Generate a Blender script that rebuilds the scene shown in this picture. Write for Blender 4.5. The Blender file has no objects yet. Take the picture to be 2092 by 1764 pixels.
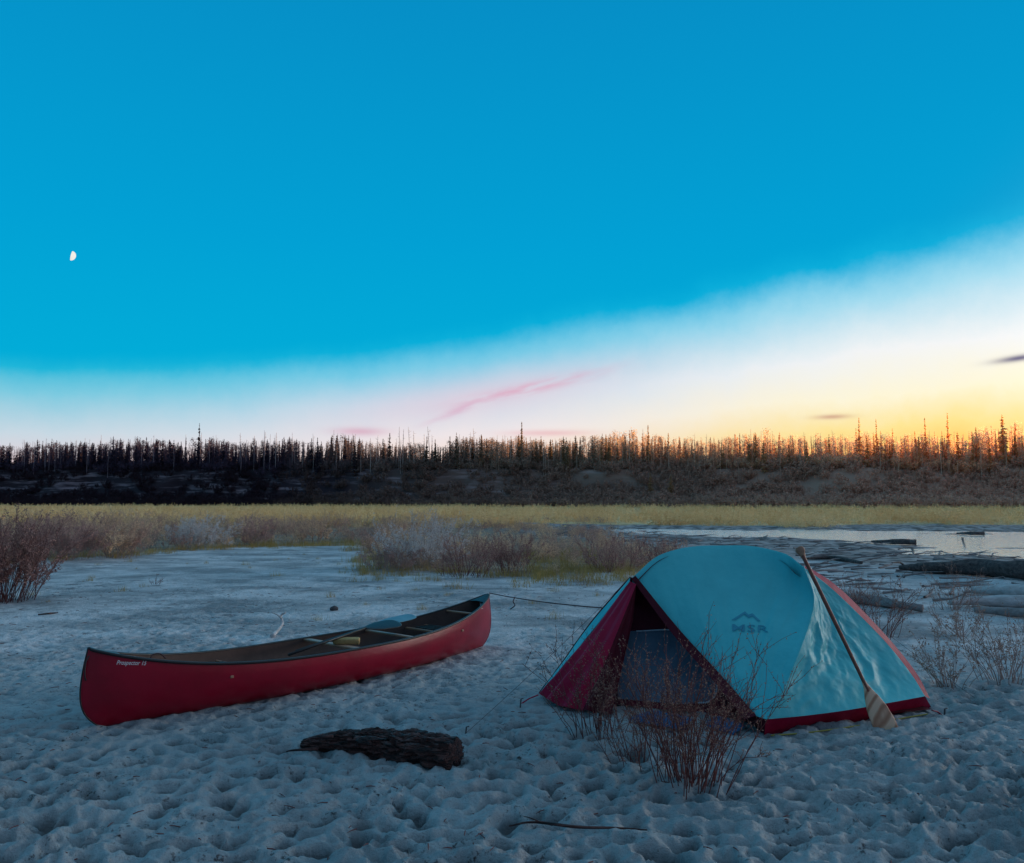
import bpy, math, random
import numpy as np
from mathutils import Vector, Matrix
from mathutils.bvhtree import BVHTree
random.seed(7); RS=np.random.RandomState(11)
sc=bpy.context.scene; COL=sc.collection
R=math.radians
# ------------------------------------------------------------------ camera
FPX=1642.0; HZ=1022.0; CX,CY=1046.0,882.0; CAMH=1.7
PITCH=math.atan((HZ-CY)/FPX)
cp,sp=math.cos(PITCH),math.sin(PITCH)
cam=bpy.data.cameras.new('camera'); camo=bpy.data.objects.new('camera',cam); COL.objects.link(camo)
camo.location=(0,0,CAMH); camo.rotation_euler=(R(90)+PITCH,0,0)
cam.sensor_width=36; cam.lens=36*FPX/2092; cam.clip_end=9000; cam.clip_start=.05
sc.camera=camo
def ray(px,py):
    a=(px-CX)/FPX; b=(CY-py)/FPX
    return Vector((a, cp-b*sp, sp+b*cp))
def W(px,py,d):
    r=ray(px,py); r=r*(d/r.y); return Vector((r.x,r.y,r.z+CAMH))
def GP(px,py,z=0.0):
    r=ray(px,py); k=(z-CAMH)/r.z; return Vector((r.x*k,r.y*k,z))
def azel(px,py):
    r=ray(px,py); return math.degrees(math.atan2(r.x,r.y)), math.degrees(math.atan2(r.z,math.hypot(r.x,r.y)))
# ------------------------------------------------------------------ noise
TAB=RS.rand(256,256); TB2=RS.rand(256,256); TB3=RS.rand(256,256)
def vn(x,y,T=TAB):
    x=np.asarray(x,float); y=np.asarray(y,float)
    xi=np.floor(x).astype(int); yi=np.floor(y).astype(int); fx=x-xi; fy=y-yi
    fx=fx*fx*fx*(fx*(fx*6-15)+10); fy=fy*fy*fy*(fy*(fy*6-15)+10)
    g=lambda i,j:T[(xi+i)&255,(yi+j)&255]
    return (g(0,0)*(1-fx)+g(1,0)*fx)*(1-fy)+(g(0,1)*(1-fx)+g(1,1)*fx)*fy
def fbm(x,y,o=4,T=TAB):
    s=0;a=.5
    for k in range(o):
        s=s+a*(vn(x*2**k+17.3*k,y*2**k+5.1*k,T)-.5); a*=.5
    return s
def sst(a,b,x):
    t=np.clip((np.asarray(x,float)-a)/(b-a),0,1); return t*t*(3-2*t)
def pits(x,y):
    xi=np.floor(x).astype(int); yi=np.floor(y).astype(int)
    g=np.zeros_like(x); f1=np.full_like(x,9.)
    for i in (-1,0,1):
        for j in (-1,0,1):
            cx=xi+i+.12+.76*TAB[(xi+i)&255,(yi+j)&255]; cy=yi+j+.12+.76*TB2[(xi+i)&255,(yi+j)&255]
            r=TB3[(xi+i)&255,(yi+j)&255]
            d=(x-cx)**2+(y-cy)**2
            g+=(.05+1.4*r)*np.exp(-(d/(.06+.07*r))**1.9); f1=np.minimum(f1,d)
    return g,f1
def yedge(X): return np.interp(X,[-60,-16,-12.8,-10,-6,-4.6,-3.4,.6,3,6,9,60],[17,19,23,29,31,25,19.5,17.6,19,24,200,200])
def waterin(X,Y):
    e1=55-Y+6*fbm(X*.15,Y*.15,3)*4
    e2=(X-(3+(49-Y)*.40))*.92+fbm(X*.3,Y*.12,3,TB2)*5
    return np.minimum(e1,e2)
def gz(X,Y,fine=True):
    X=np.asarray(X,float); Y=np.asarray(Y,float)
    z=.16*fbm(X*.22,Y*.22,3)*np.clip(Y/14,.15,1)
    if fine:
        wx=X+.34*fbm(X*2.1,Y*2.1,4,TB2); wy=Y+.34*fbm(X*2.1+9,Y*2.1+4,4,TB3)
        amp=np.interp(Y,[2,5.0,6.6,8.5,12,18,30],[.092,.084,.058,.030,.016,.008,.0])*(.45+1.3*vn(X*.7+3,Y*.7+1))
        right=sst(.9,2.6,X)
        g1,f1=pits(wx*5.7,wy*7.4); g2,f2=pits(wx*3.6+wy*1.5,wy*10.4-wx*1.0)
        h=(1-right)*(-.80*g1+.65*np.sqrt(f1)-.05)+right*(-.50*g2+1.15*np.sqrt(f2)-.25)
        g3,f3=pits(wx*12.5+3,wy*14.5+7)
        z=z+amp*(h*.8-.20*g3+.08)+amp*.8*fbm(X*9,Y*9,3)+.005*fbm(X*30,Y*30,2)*np.clip(1-Y/20,0,1)
    w=waterin(X,Y)
    far=sst(9,18,X+(Y-35)*.10)*sst(50,40,Y)
    z=z-(.10+.20*far)*sst(-.5,4,w)+ .75*fbm(X*.10,Y*.45+X*.06,5,TB3)*sst(-1,3,w)
    return z
def gz1(x,y): return float(gz(np.array([x]),np.array([y]))[0])
# ------------------------------------------------------------------ mesh utils
def mesh_np(name,V,F):
    V=np.asarray(V,np.float32); F=np.asarray(F,np.int32); k=F.shape[1]
    me=bpy.data.meshes.new(name); me.vertices.add(len(V)); me.vertices.foreach_set('co',V.ravel())
    me.loops.add(F.size); me.loops.foreach_set('vertex_index',F.ravel())
    me.polygons.add(len(F)); me.polygons.foreach_set('loop_start',np.arange(0,F.size,k,dtype=np.int32))
    me.polygons.foreach_set('loop_total',np.full(len(F),k,np.int32))
    me.update(calc_edges=True); return me
def link(name,me,m=None,parent=None,smooth=False):
    o=bpy.data.objects.new(name,me); COL.objects.link(o)
    if m: me.materials.append(m)
    if smooth: me.polygons.foreach_set('use_smooth',np.ones(len(me.polygons),bool))
    if parent: o.parent=parent
    return o
def tag(o,label=None,cat=None,group=None,kind=None):
    if label:o['label']=label
    if cat:o['category']=cat
    if group:o['group']=group
    if kind:o['kind']=kind
    return o
def empty(name,loc=(0,0,0),rz=0,**k):
    o=bpy.data.objects.new(name,None); COL.objects.link(o); o.location=loc; o.rotation_euler=(0,0,rz); o.empty_display_size=.1
    tag(o,**k); return o
class MB:
    def __init__(s): s.V=[];s.F=[];s.n=0
    def add(s,V,F):
        V=np.asarray(V,float); F=np.asarray(F,int); s.V.append(V); s.F.append(F+s.n); s.n+=len(V); return s
    def arr(s): return np.concatenate(s.V),np.concatenate(s.F)
    def build(s,name,m,parent=None,smooth=False,off=None):
        V,F=s.arr()
        if off is not None: V=V-np.array(off)
        return link(name,mesh_np(name,V,F),m,parent,smooth)
def tube(P,r,sides=5,fn=None,cap=False,flat=1.0):
    P=np.asarray([tuple(p) for p in P],float); n=len(P)
    r=np.full(n,r,float) if np.isscalar(r) else np.asarray(r,float)
    if cap:
        d0=P[0]-P[1]; d0/=np.linalg.norm(d0)+1e-9; d1=P[-1]-P[-2]; d1/=np.linalg.norm(d1)+1e-9
        P=np.concatenate([[P[0]+d0*r[0]*.05],P,[P[-1]+d1*r[-1]*.05]]); r=np.concatenate([[r[0]*.02],r,[r[-1]*.02]]); n+=2
    T=np.gradient(P,axis=0); T/=np.linalg.norm(T,axis=1)[:,None]+1e-9
    up=np.array([0,0,1.]) if abs(T[:,2]).mean()<.8 else np.array([1.,0,0])
    A=np.cross(T,up); A/=np.linalg.norm(A,axis=1)[:,None]+1e-9; B=np.cross(A,T)
    a=np.arange(sides)*2*math.pi/sides
    ca,sa=np.cos(a),np.sin(a)
    rr=r[:,None]*np.ones(sides)
    if fn is not None: rr=rr*fn(np.arange(n)[:,None]/(n-1),a[None,:])
    V=P[:,None,:]+rr[...,None]*(A[:,None,:]*ca[None,:,None]+B[:,None,:]*sa[None,:,None]*flat)
    i=np.arange(n-1)[:,None]*sides; j=np.arange(sides)[None,:]; k=(j+1)%sides
    F=np.stack([i+j,i+k,i+sides+k,i+sides+j],-1).reshape(-1,4)
    return V.reshape(-1,3),F
def cr(P,n):
    P=[np.array(tuple(p),float) for p in P]
    if len(P)==2: return np.array([P[0]+(P[1]-P[0])*t for t in np.linspace(0,1,n)])
    Q=[2*P[0]-P[1]]+P+[2*P[-1]-P[-2]]
    out=[]
    for k in range(len(P)-1):
        a,b,c,d=Q[k:k+4]
        for t in np.linspace(0,1,24,endpoint=False):
            out.append(.5*((2*b)+(c-a)*t+(2*a-5*b+4*c-d)*t*t+(-a+3*b-3*c+d)*t**3))
    out.append(P[-1]); out=np.array(out)
    L=np.concatenate([[0],np.cumsum(np.linalg.norm(np.diff(out,axis=0),axis=1))]); L/=L[-1]
    t=np.linspace(0,1,n); return np.stack([np.interp(t,L,out[:,k]) for k in range(3)],1)
def gridF(nu,nv):
    i=np.arange(nv-1)[:,None]*nu; j=np.arange(nu-1)[None,:]
    return np.stack([i+j,i+j+1,i+nu+j+1,i+nu+j],-1).reshape(-1,4)
def coons(top,bot,left,right,nu,nv,disp=None):
    t=cr(top,nu);b=cr(bot,nu);l=cr(left,nv);r=cr(right,nv)
    u=np.linspace(0,1,nu)[None,:,None]; v=np.linspace(0,1,nv)[:,None,None]
    P=(1-v)*t[None]+v*b[None]+(1-u)*l[:,None]+u*r[:,None]-((1-u)*(1-v)*t[0]+u*(1-v)*t[-1]+(1-u)*v*b[0]+u*v*b[-1])
    if disp is not None:
        du=np.gradient(P,axis=1);dv=np.gradient(P,axis=0);N=np.cross(du,dv);N/=np.linalg.norm(N,axis=2)[...,None]+1e-9
        if (N*( -P)).sum()<0: N=-N
        P=P+N*disp(u[...,0]+0*v[...,0],v[...,0]+0*u[...,0])[...,None]
    return P.reshape(-1,3),gridF(nu,nv)
def box(c,s):
    V=np.array([[x,y,z] for x in(-.5,.5) for y in(-.5,.5) for z in(-.5,.5)])*np.array(s)
    V=V+np.array(c); F=[[0,1,3,2],[4,6,7,5],[0,4,5,1],[2,3,7,6],[0,2,6,4],[1,5,7,3]]
    return V,F
def bevel(o,w=.006,s=2):
    m=o.modifiers.new('bevel','BEVEL'); m.width=w; m.segments=s; m.limit_method='ANGLE'
# ------------------------------------------------------------------ materials
def newmat(n):
    m=bpy.data.materials.new(n); m.use_nodes=True; nt=m.node_tree; nt.nodes.clear(); return m,nt
def N(nt,t,**k):
    n=nt.nodes.new(t)
    for a,b in k.items():
        if a.startswith('_'): n.inputs[a[1:].replace('_',' ')].default_value=b
        else: setattr(n,a,b)
    return n
def pm(name,c1,c2,scale=8,rough=.7,bump=.3,bs=40,spec=.3,trans=0,rnd=0,stretch=(1,1,1),metal=0,coat=0,bd=.01,lo=.32,hi=.68):
    m,nt=newmat(name); L=nt.links.new
    tc=N(nt,'ShaderNodeTexCoord'); mp=N(nt,'ShaderNodeMapping'); mp.inputs['Scale'].default_value=stretch; L(tc.outputs['Object'],mp.inputs[0])
    n1=N(nt,'ShaderNodeTexNoise',_Scale=scale,_Detail=5.0,_Roughness=.6); L(mp.outputs[0],n1.inputs['Vector'])
    r=N(nt,'ShaderNodeValToRGB'); r.color_ramp.elements[0].position=lo; r.color_ramp.elements[1].position=hi
    r.color_ramp.elements[0].color=(*c1,1); r.color_ramp.elements[1].color=(*c2,1); L(n1.outputs[0],r.inputs[0])
    col=r.outputs[0]
    if rnd:
        oi=N(nt,'ShaderNodeObjectInfo'); mr=N(nt,'ShaderNodeMapRange'); mr.inputs[3].default_value=1-rnd; mr.inputs[4].default_value=1+rnd; L(oi.outputs['Random'],mr.inputs[0])
        hs=N(nt,'ShaderNodeHueSaturation'); L(mr.outputs[0],hs.inputs['Value']); L(col,hs.inputs['Color']); col=hs.outputs[0]
    b=N(nt,'ShaderNodeBsdfPrincipled',_Roughness=rough,_Metallic=metal); b.inputs['Specular IOR Level'].default_value=spec; b.inputs['Coat Weight'].default_value=coat
    L(col,b.inputs['Base Color'])
    if bump:
        n2=N(nt,'ShaderNodeTexNoise',_Scale=bs,_Detail=4.0); L(mp.outputs[0],n2.inputs['Vector'])
        bp=N(nt,'ShaderNodeBump',_Strength=bump,_Distance=bd); L(n2.outputs[0],bp.inputs['Height']); L(bp.outputs[0],b.inputs['Normal'])
    out=N(nt,'ShaderNodeOutputMaterial')
    if trans:
        t=N(nt,'ShaderNodeBsdfTranslucent'); L(col,t.inputs[0])
        mx=N(nt,'ShaderNodeMixShader',_Fac=trans); L(b.outputs[0],mx.inputs[1]); L(t.outputs[0],mx.inputs[2]); L(mx.outputs[0],out.inputs[0])
    else: L(b.outputs[0],out.inputs[0])
    return m
M={}
M['hull']=pm('red_hull',(.25,.0015,.016),(.34,.0025,.022),3,.32,.12,24,.35,coat=.10,lo=.38,hi=.62)
M['inner']=pm('canoe_inside',(.07,.045,.04),(.11,.07,.06),6,.6,.1)
M['black']=pm('black_vinyl',(.012,.012,.014),(.022,.02,.022),10,.4,.1,80,.4)
M['wood_dark']=pm('varnished_ash',(.30,.15,.09),(.42,.22,.14),8,.4,.1,40,.4,stretch=(1,8,8))
M['shaft']=pm('paddle_shaft_wood',(.17,.045,.03),(.28,.085,.055),20,.5,.1,60,.4)
M['web']=pm('seat_webbing',(.02,.018,.018),(.05,.045,.04),60,.8,.4,90)
M['yellow']=pm('yellow_foam',(.34,.23,.09),(.45,.30,.13),30,.85,.5,90)
M['bluepad']=pm('blue_paddle_blade',(.08,.22,.28),(.12,.30,.37),6,.5,.05)
M['fly']=pm('fly_fabric',(.065,.50,.545),(.085,.58,.62),2.5,.46,.30,9,.28,trans=.08,bd=.03)
M['flyred']=pm('red_fly_fabric',(.36,.006,.04),(.46,.010,.055),4,.55,.25,16,.2,trans=.10,bd=.02)
M['inred']=pm('maroon_inner_fabric',(.07,.005,.014),(.11,.008,.02),4,.7,.2,12,.2,bd=.02)
M['mesh']=pm('grey_blue_tent_mesh',(.08,.12,.17),(.12,.17,.23),5,.85,.25,15,.15,bd=.02)
M['zip']=pm('pale_zipper',(.40,.46,.54),(.52,.58,.65),10,.6,0)
M['logo']=pm('logo_print',(.025,.27,.37),(.03,.30,.40),10,.5,0)
M['white']=pm('white_print',(.75,.72,.72),(.85,.82,.82),10,.5,0)
M['cord']=pm('dark_cord',(.05,.03,.035),(.09,.05,.05),20,.8,0)
M['mat']=pm('blue_mat',(.010,.07,.16),(.02,.11,.24),8,.6,.3,30)
M['yline']=pm('yellow_footprint',(.28,.26,.05),(.34,.30,.07),10,.6,0)
M['char']=pm('charred_wood',(.012,.007,.008),(.20,.075,.06),6,.6,1.0,14,.4,stretch=(.5,4,7),bd=.05,lo=.38,hi=.70)
M['drift']=pm('grey_driftwood',(.17,.145,.14),(.36,.31,.30),4,.8,.8,18,stretch=(1,3,3),bd=.02)
M['driftpale']=pm('pale_driftwood',(.40,.37,.36),(.62,.58,.57),5,.8,.7,18,stretch=(1,3,3),bd=.02)
M['driftdark']=pm('dark_driftwood',(.045,.034,.034),(.16,.12,.11),5,.85,.9,18,stretch=(1,3,3),bd=.03)
M['stone']=pm('dark_stone',(.06,.05,.055),(.10,.09,.09),20,.8,.5,60)
M['twig']=pm('red_brown_twigs',(.13,.04,.035),(.22,.075,.065),10,.75,0,rnd=.15)
M['twig2']=pm('dry_stems',(.26,.17,.15),(.42,.30,.26),10,.8,0,rnd=.15)
M['bud']=pm('dry_seed_heads',(.26,.13,.10),(.46,.28,.20),10,.8,0,trans=.3)
M['leafred']=pm('rust_leaves',(.34,.17,.15),(.54,.32,.26),3,.7,0,trans=.3,rnd=.15)
M['leafgrey']=pm('grey_sage_leaves',(.56,.50,.48),(.82,.74,.70),3,.7,0,trans=.3)
M['leafolive']=pm('olive_scrub_leaves',(.48,.27,.22),(.90,.62,.38),.40,.7,0,trans=.3,lo=.38,hi=.62)
M['leafmeadow']=pm('meadow_leaves',(.82,.50,.22),(.98,.72,.38),.14,.7,0,trans=.25,lo=.38,hi=.62)
M['grass']=pm('olive_grass',(.34,.21,.06),(.52,.36,.12),1.5,.7,0,trans=.3)
def woodmat(name,cl,cr_,tr=.5,x0=-90,x1=70):  # colour pales and warms to the right, painting in the sunset haze
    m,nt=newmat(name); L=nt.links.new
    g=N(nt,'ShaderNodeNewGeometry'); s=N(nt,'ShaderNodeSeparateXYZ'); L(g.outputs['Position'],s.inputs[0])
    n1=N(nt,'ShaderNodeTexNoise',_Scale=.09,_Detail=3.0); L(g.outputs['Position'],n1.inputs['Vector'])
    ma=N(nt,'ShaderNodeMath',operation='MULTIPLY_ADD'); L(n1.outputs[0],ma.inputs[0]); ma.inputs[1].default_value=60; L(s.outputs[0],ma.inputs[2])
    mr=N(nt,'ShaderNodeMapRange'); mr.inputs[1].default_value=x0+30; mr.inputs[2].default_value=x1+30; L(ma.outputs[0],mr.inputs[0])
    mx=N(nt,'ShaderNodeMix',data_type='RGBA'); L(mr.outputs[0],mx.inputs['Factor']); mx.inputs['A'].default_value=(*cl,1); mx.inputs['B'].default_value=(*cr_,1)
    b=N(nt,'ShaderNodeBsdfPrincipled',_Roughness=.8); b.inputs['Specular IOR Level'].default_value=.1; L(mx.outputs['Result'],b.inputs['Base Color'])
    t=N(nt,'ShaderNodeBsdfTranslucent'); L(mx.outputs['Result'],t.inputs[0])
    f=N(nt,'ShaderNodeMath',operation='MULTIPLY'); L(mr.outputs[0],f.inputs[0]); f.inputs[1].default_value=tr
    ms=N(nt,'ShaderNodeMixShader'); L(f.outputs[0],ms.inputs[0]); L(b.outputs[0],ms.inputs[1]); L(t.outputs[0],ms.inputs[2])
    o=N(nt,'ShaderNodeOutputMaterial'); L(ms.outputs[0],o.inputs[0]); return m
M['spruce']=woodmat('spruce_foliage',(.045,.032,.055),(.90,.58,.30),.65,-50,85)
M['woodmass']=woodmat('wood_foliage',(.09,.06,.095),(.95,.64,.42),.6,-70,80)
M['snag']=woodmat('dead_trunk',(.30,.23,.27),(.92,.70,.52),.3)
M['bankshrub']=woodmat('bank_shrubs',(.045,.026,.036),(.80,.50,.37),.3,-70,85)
def sandmat():
    m,nt=newmat('sand'); L=nt.links.new
    g=N(nt,'ShaderNodeNewGeometry'); P=g.outputs['Position']
    A_=lambda s:N(nt,'ShaderNodeAttribute',attribute_name=s).outputs['Fac']
    def noise(s,d=5,ro=.6,vec=None):
        n=N(nt,'ShaderNodeTexNoise',_Scale=s,_Detail=float(d),_Roughness=ro); L(vec or P,n.inputs['Vector']); return n.outputs[0]
    def ramp(f,a,b,ca=(0,0,0),cb=(1,1,1)):
        r=N(nt,'ShaderNodeValToRGB'); e=r.color_ramp.elements; e[0].position=a;e[1].position=b;e[0].color=(*ca,1);e[1].color=(*cb,1); L(f,r.inputs[0]); return r.outputs[0]
    def mul(a,b):
        n=N(nt,'ShaderNodeMath',operation='MULTIPLY'); L(a,n.inputs[0])
        if isinstance(b,float): n.inputs[1].default_value=b
        else: L(b,n.inputs[1])
        return n.outputs[0]
    def mix(f,A,B):
        x=N(nt,'ShaderNodeMix',data_type='RGBA')
        L(f,x.inputs['Factor'])
        for k,c in(('A',A),('B',B)):
            if isinstance(c,tuple): x.inputs[k].default_value=(*c,1)
            else: L(c,x.inputs[k])
        return x.outputs['Result']
    mp=N(nt,'ShaderNodeMapping'); mp.inputs['Scale'].default_value=(.7,1.0,1); mp.inputs['Rotation'].default_value=(0,0,.35); L(P,mp.inputs[0])
    fore=ramp(noise(.8,6),.35,.65,(.29,.325,.335),(.45,.48,.485))
    crust=ramp(noise(.75,8,.68,mp.outputs[0]),.40,.60,(.31,.30,.30),(.80,.735,.72))
    crust=mix(mul(ramp(noise(3.2,6,.7),.50,.62),ramp(noise(.5,3),.45,.6)),crust,(.22,.21,.21))
    base=mix(A_('crust'),fore,crust)
    base=mix(mul(A_('pit_shade'),.78),base,(.085,.10,.11))  # pits darkened in the albedo to deepen their shade
    base=mix(mul(ramp(noise(260,2),.45,.75),.7),base,(.20,.20,.20))
    base=mix(mul(ramp(noise(26,5,.7),.56,.66),ramp(noise(1.7,3),.40,.60)),base,(.06,.045,.045))
    veg=ramp(noise(1.2,5),.4,.6,(.18,.11,.08),(.38,.26,.16))
    base=mix(A_('veg'),base,veg)
    base=mix(A_('wet'),base,ramp(noise(1.5,5),.42,.58,(.09,.075,.07),(.42,.36,.34)))
    base=mix(A_('meadow'),base,ramp(noise(.25,5),.4,.6,(.62,.38,.17),(.86,.60,.30)))
    b=N(nt,'ShaderNodeBsdfPrincipled',_Roughness=.82); b.inputs['Specular IOR Level'].default_value=.35; L(base,b.inputs['Base Color'])
    b1=N(nt,'ShaderNodeBump',_Strength=.9,_Distance=.035); L(noise(20,6,.65),b1.inputs['Height'])
    b2=N(nt,'ShaderNodeBump',_Strength=.6,_Distance=.005); L(noise(300,3),b2.inputs['Height']); L(b1.outputs[0],b2.inputs['Normal']); L(b2.outputs[0],b.inputs['Normal'])
    o=N(nt,'ShaderNodeOutputMaterial'); L(b.outputs[0],o.inputs[0]); return m
# ------------------------------------------------------------------ ground
Ys=np.concatenate([np.linspace(-40,2,30)[:-1],2*np.exp(np.arange(0,math.log(13),.0038)),26*np.exp(np.arange(0,math.log(130),.015))])
NU=900; u=np.linspace(-1.05,1.05,NU); wid=np.sqrt(Ys**2+4.5)
GX=(wid[:,None]*u[None,:]); GY=Ys[:,None]+0*GX
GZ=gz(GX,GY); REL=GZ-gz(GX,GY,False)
me=mesh_np('ground',np.stack([GX,GY,GZ],-1).reshape(-1,3),gridF(NU,len(Ys)))
veg=sst(-.5,1.5,GY-yedge(GX)+3*fbm(GX*.8,GY*.8,3)); wat=waterin(GX,GY); wet=sst(-7,-2.5,wat+2*fbm(GX*.5,GY*.5,3))*sst(17,21,GY)
mea=sst(48,58,GY+10*fbm(GX*.1,GY*.1,2))*(1-sst(-1,0,wat))
cru=sst(6.5,10.5,GY+3*fbm(GX*.5,GY*.5,3))
pitsh=sst(.0,-.036,REL)  # mask for the painted pit shade, from the sand relief
for nm,a in(('veg',veg),('wet',wet),('meadow',mea),('crust',cru),('pit_shade',pitsh)):
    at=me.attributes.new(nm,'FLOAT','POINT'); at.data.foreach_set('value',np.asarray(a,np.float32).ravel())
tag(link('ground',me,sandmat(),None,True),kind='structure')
def watermat():
    m,nt=newmat('river_water'); L=nt.links.new
    g=N(nt,'ShaderNodeNewGeometry'); mp=N(nt,'ShaderNodeMapping'); mp.inputs['Scale'].default_value=(1,2.2,1); L(g.outputs['Position'],mp.inputs[0])
    n=N(nt,'ShaderNodeTexNoise',_Scale=3.0,_Detail=3.0); L(mp.outputs[0],n.inputs['Vector'])
    bp=N(nt,'ShaderNodeBump',_Strength=.6,_Distance=.06); L(n.outputs[0],bp.inputs['Height'])
    b=N(nt,'ShaderNodeBsdfPrincipled',_Roughness=.06,_Metallic=.75); b.inputs['Base Color'].default_value=(.96,.92,.91,1)
    L(bp.outputs[0],b.inputs['Normal']); o=N(nt,'ShaderNodeOutputMaterial'); L(b.outputs[0],o.inputs[0]); return m
V=[(2,14,-.12),(70,14,-.12),(90,62,-.12),(-6,62,-.12)]
tag(link('water',mesh_np('water',V,[[0,1,2,3]]),watermat()),kind='structure')
# ------------------------------------------------------------------ far bank
def foot(X): return np.maximum(160+(102-X)*.373,75)+4*fbm(X*.03,X*0+2,3)*2
def Hb(X): return np.clip(12.3-(X+166)/268*3.3,7,16)
Xs=np.arange(-620,640,2.5)
prof=np.array([[-2,-.3],[0,.0],[2,.12],[6,.22],[9,.45],[11,.72],[13,.93],[16,1.0],[30,1.02],[80,1.08],[400,1.1]])
pr=[]
for s in np.concatenate([np.linspace(-2,18,24),[24,32,48,80,140,400]]):
    pr.append((s,np.interp(s,prof[:,0],prof[:,1])))
BV=[]
sunblock=9*sst(110,126,Xs)  # off-frame rise added to keep the low sun off the foreground
for s,h in pr:
    n=fbm(Xs*.08,Xs*0+s*.25,4,TB2)
    n2=fbm(Xs*.35,Xs*0+s*.3,3,TB3)
    y=foot(Xs)+s+ (6*n+2.2*n2)*(1 if 2<s<20 else .3); z=Hb(Xs)*h+ 2.0*n2*(1 if 2<s<14 else .2)+(1.5*n if s>14 else 0)
    z=z+sunblock*np.interp(s,[6,16,26,34],[0,1,1,0])
    BV.append(np.stack([Xs,y,z],-1))
BV=np.array(BV)
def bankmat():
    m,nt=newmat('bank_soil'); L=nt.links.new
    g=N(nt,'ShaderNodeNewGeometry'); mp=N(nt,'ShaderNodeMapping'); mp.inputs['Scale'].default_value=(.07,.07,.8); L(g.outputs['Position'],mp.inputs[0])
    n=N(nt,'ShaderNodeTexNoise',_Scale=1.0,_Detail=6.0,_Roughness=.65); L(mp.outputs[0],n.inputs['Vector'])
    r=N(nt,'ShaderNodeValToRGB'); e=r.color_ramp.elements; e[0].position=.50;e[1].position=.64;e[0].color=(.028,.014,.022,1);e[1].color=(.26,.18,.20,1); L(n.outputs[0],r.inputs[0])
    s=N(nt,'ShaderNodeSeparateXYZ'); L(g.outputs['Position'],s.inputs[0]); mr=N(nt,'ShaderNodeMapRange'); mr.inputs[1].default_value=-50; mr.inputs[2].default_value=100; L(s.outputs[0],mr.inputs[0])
    mx=N(nt,'ShaderNodeMix',data_type='RGBA'); L(mr.outputs[0],mx.inputs['Factor']); L(r.outputs[0],mx.inputs['A']); mx.inputs['B'].default_value=(.66,.41,.30,1)  # warm pale soil on the right: haze put into the colour
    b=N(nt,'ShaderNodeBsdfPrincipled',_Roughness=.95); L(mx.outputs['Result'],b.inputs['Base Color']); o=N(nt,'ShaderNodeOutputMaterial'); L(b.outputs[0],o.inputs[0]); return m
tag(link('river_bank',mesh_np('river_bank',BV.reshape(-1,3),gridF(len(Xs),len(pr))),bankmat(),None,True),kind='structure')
bvhB=BVHTree.FromPolygons([tuple(v) for v in BV.reshape(-1,3)],gridF(len(Xs),len(pr)).tolist())
def bz(x,y):
    h=bvhB.ray_cast(Vector((x,y,60)),Vector((0,0,-1)))
    return h[0].z if h[0] else 0.
# ------------------------------------------------------------------ vegetation templates
def quadleaf(P,s,rng,asp=.5):
    n=len(P); a=rng.normal(size=(n,3)); a/=np.linalg.norm(a,axis=1)[:,None]; b=np.cross(a,rng.normal(size=(n,3))); b/=np.linalg.norm(b,axis=1)[:,None]
    s=(s*(.6+.8*rng.rand(n)))[:,None]
    V=np.stack([P-a*s*.5,P+b*s*asp*.5,P+a*s*.5,P-b*s*asp*.5],1).reshape(-1,3)
    return V,np.arange(4*n).reshape(-1,4)
def bush(seed,ns,h,spread,nb=4,r=.006,leaf=.03,nl=12,up=.6,base=.15,sides=3,start=.3):
    rng=np.random.RandomState(seed); S=MB(); pts=[]
    for k in range(ns):
        a=rng.rand()*2*math.pi; tilt=spread*rng.rand()**.7
        d=np.array([math.cos(a)*math.sin(tilt),math.sin(a)*math.sin(tilt),math.cos(tilt)])
        p=np.array([math.cos(a),math.sin(a),0])*base*rng.rand(); H=h*(.45+.55*rng.rand()); P=[p-[0,0,.03]]
        m=6
        for q in range(m):
            d=d+rng.normal(size=3)*.13+np.array([0,0,up*.08]); d/=np.linalg.norm(d); p=p+d*H/m; P.append(p)
        S.add(*tube(P,np.linspace(r,r*.35,m+1),sides)); P=np.array(P)
        for b in range(nb):
            i=rng.randint(2,m); q=P[i]+(P[min(i+1,m)]-P[i])*rng.rand(); dd=d*.8+rng.normal(size=3)*.45; dd[2]=abs(dd[2])*.8+.25; dd/=np.linalg.norm(dd)
            l=H*(.18+.25*rng.rand())*(1-.3*i/m); B=[q]
            for _ in range(3): dd=dd+rng.normal(size=3)*.16; dd/=np.linalg.norm(dd); q=q+dd*l/3; B.append(q)
            S.add(*tube(B,np.linspace(r*.55,r*.25,4),sides)); B=np.array(B)
            if nl:
                t=rng.rand(nl)*2.99; ii=t.astype(int); pts.append(B[ii]+(B[ii+1]-B[ii])*(t-ii)[:,None]+rng.normal(size=(nl,3))*leaf*.5)
        if nl:
            t=m*start+rng.rand(nl)*(m*(1-start)-.01); ii=t.astype(int); pts.append(P[ii]+(P[ii+1]-P[ii])*(t-ii)[:,None]+rng.normal(size=(nl,3))*leaf*.5)
    Lf=quadleaf(np.concatenate(pts),leaf,rng) if nl else None
    return S.arr(),Lf
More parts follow.
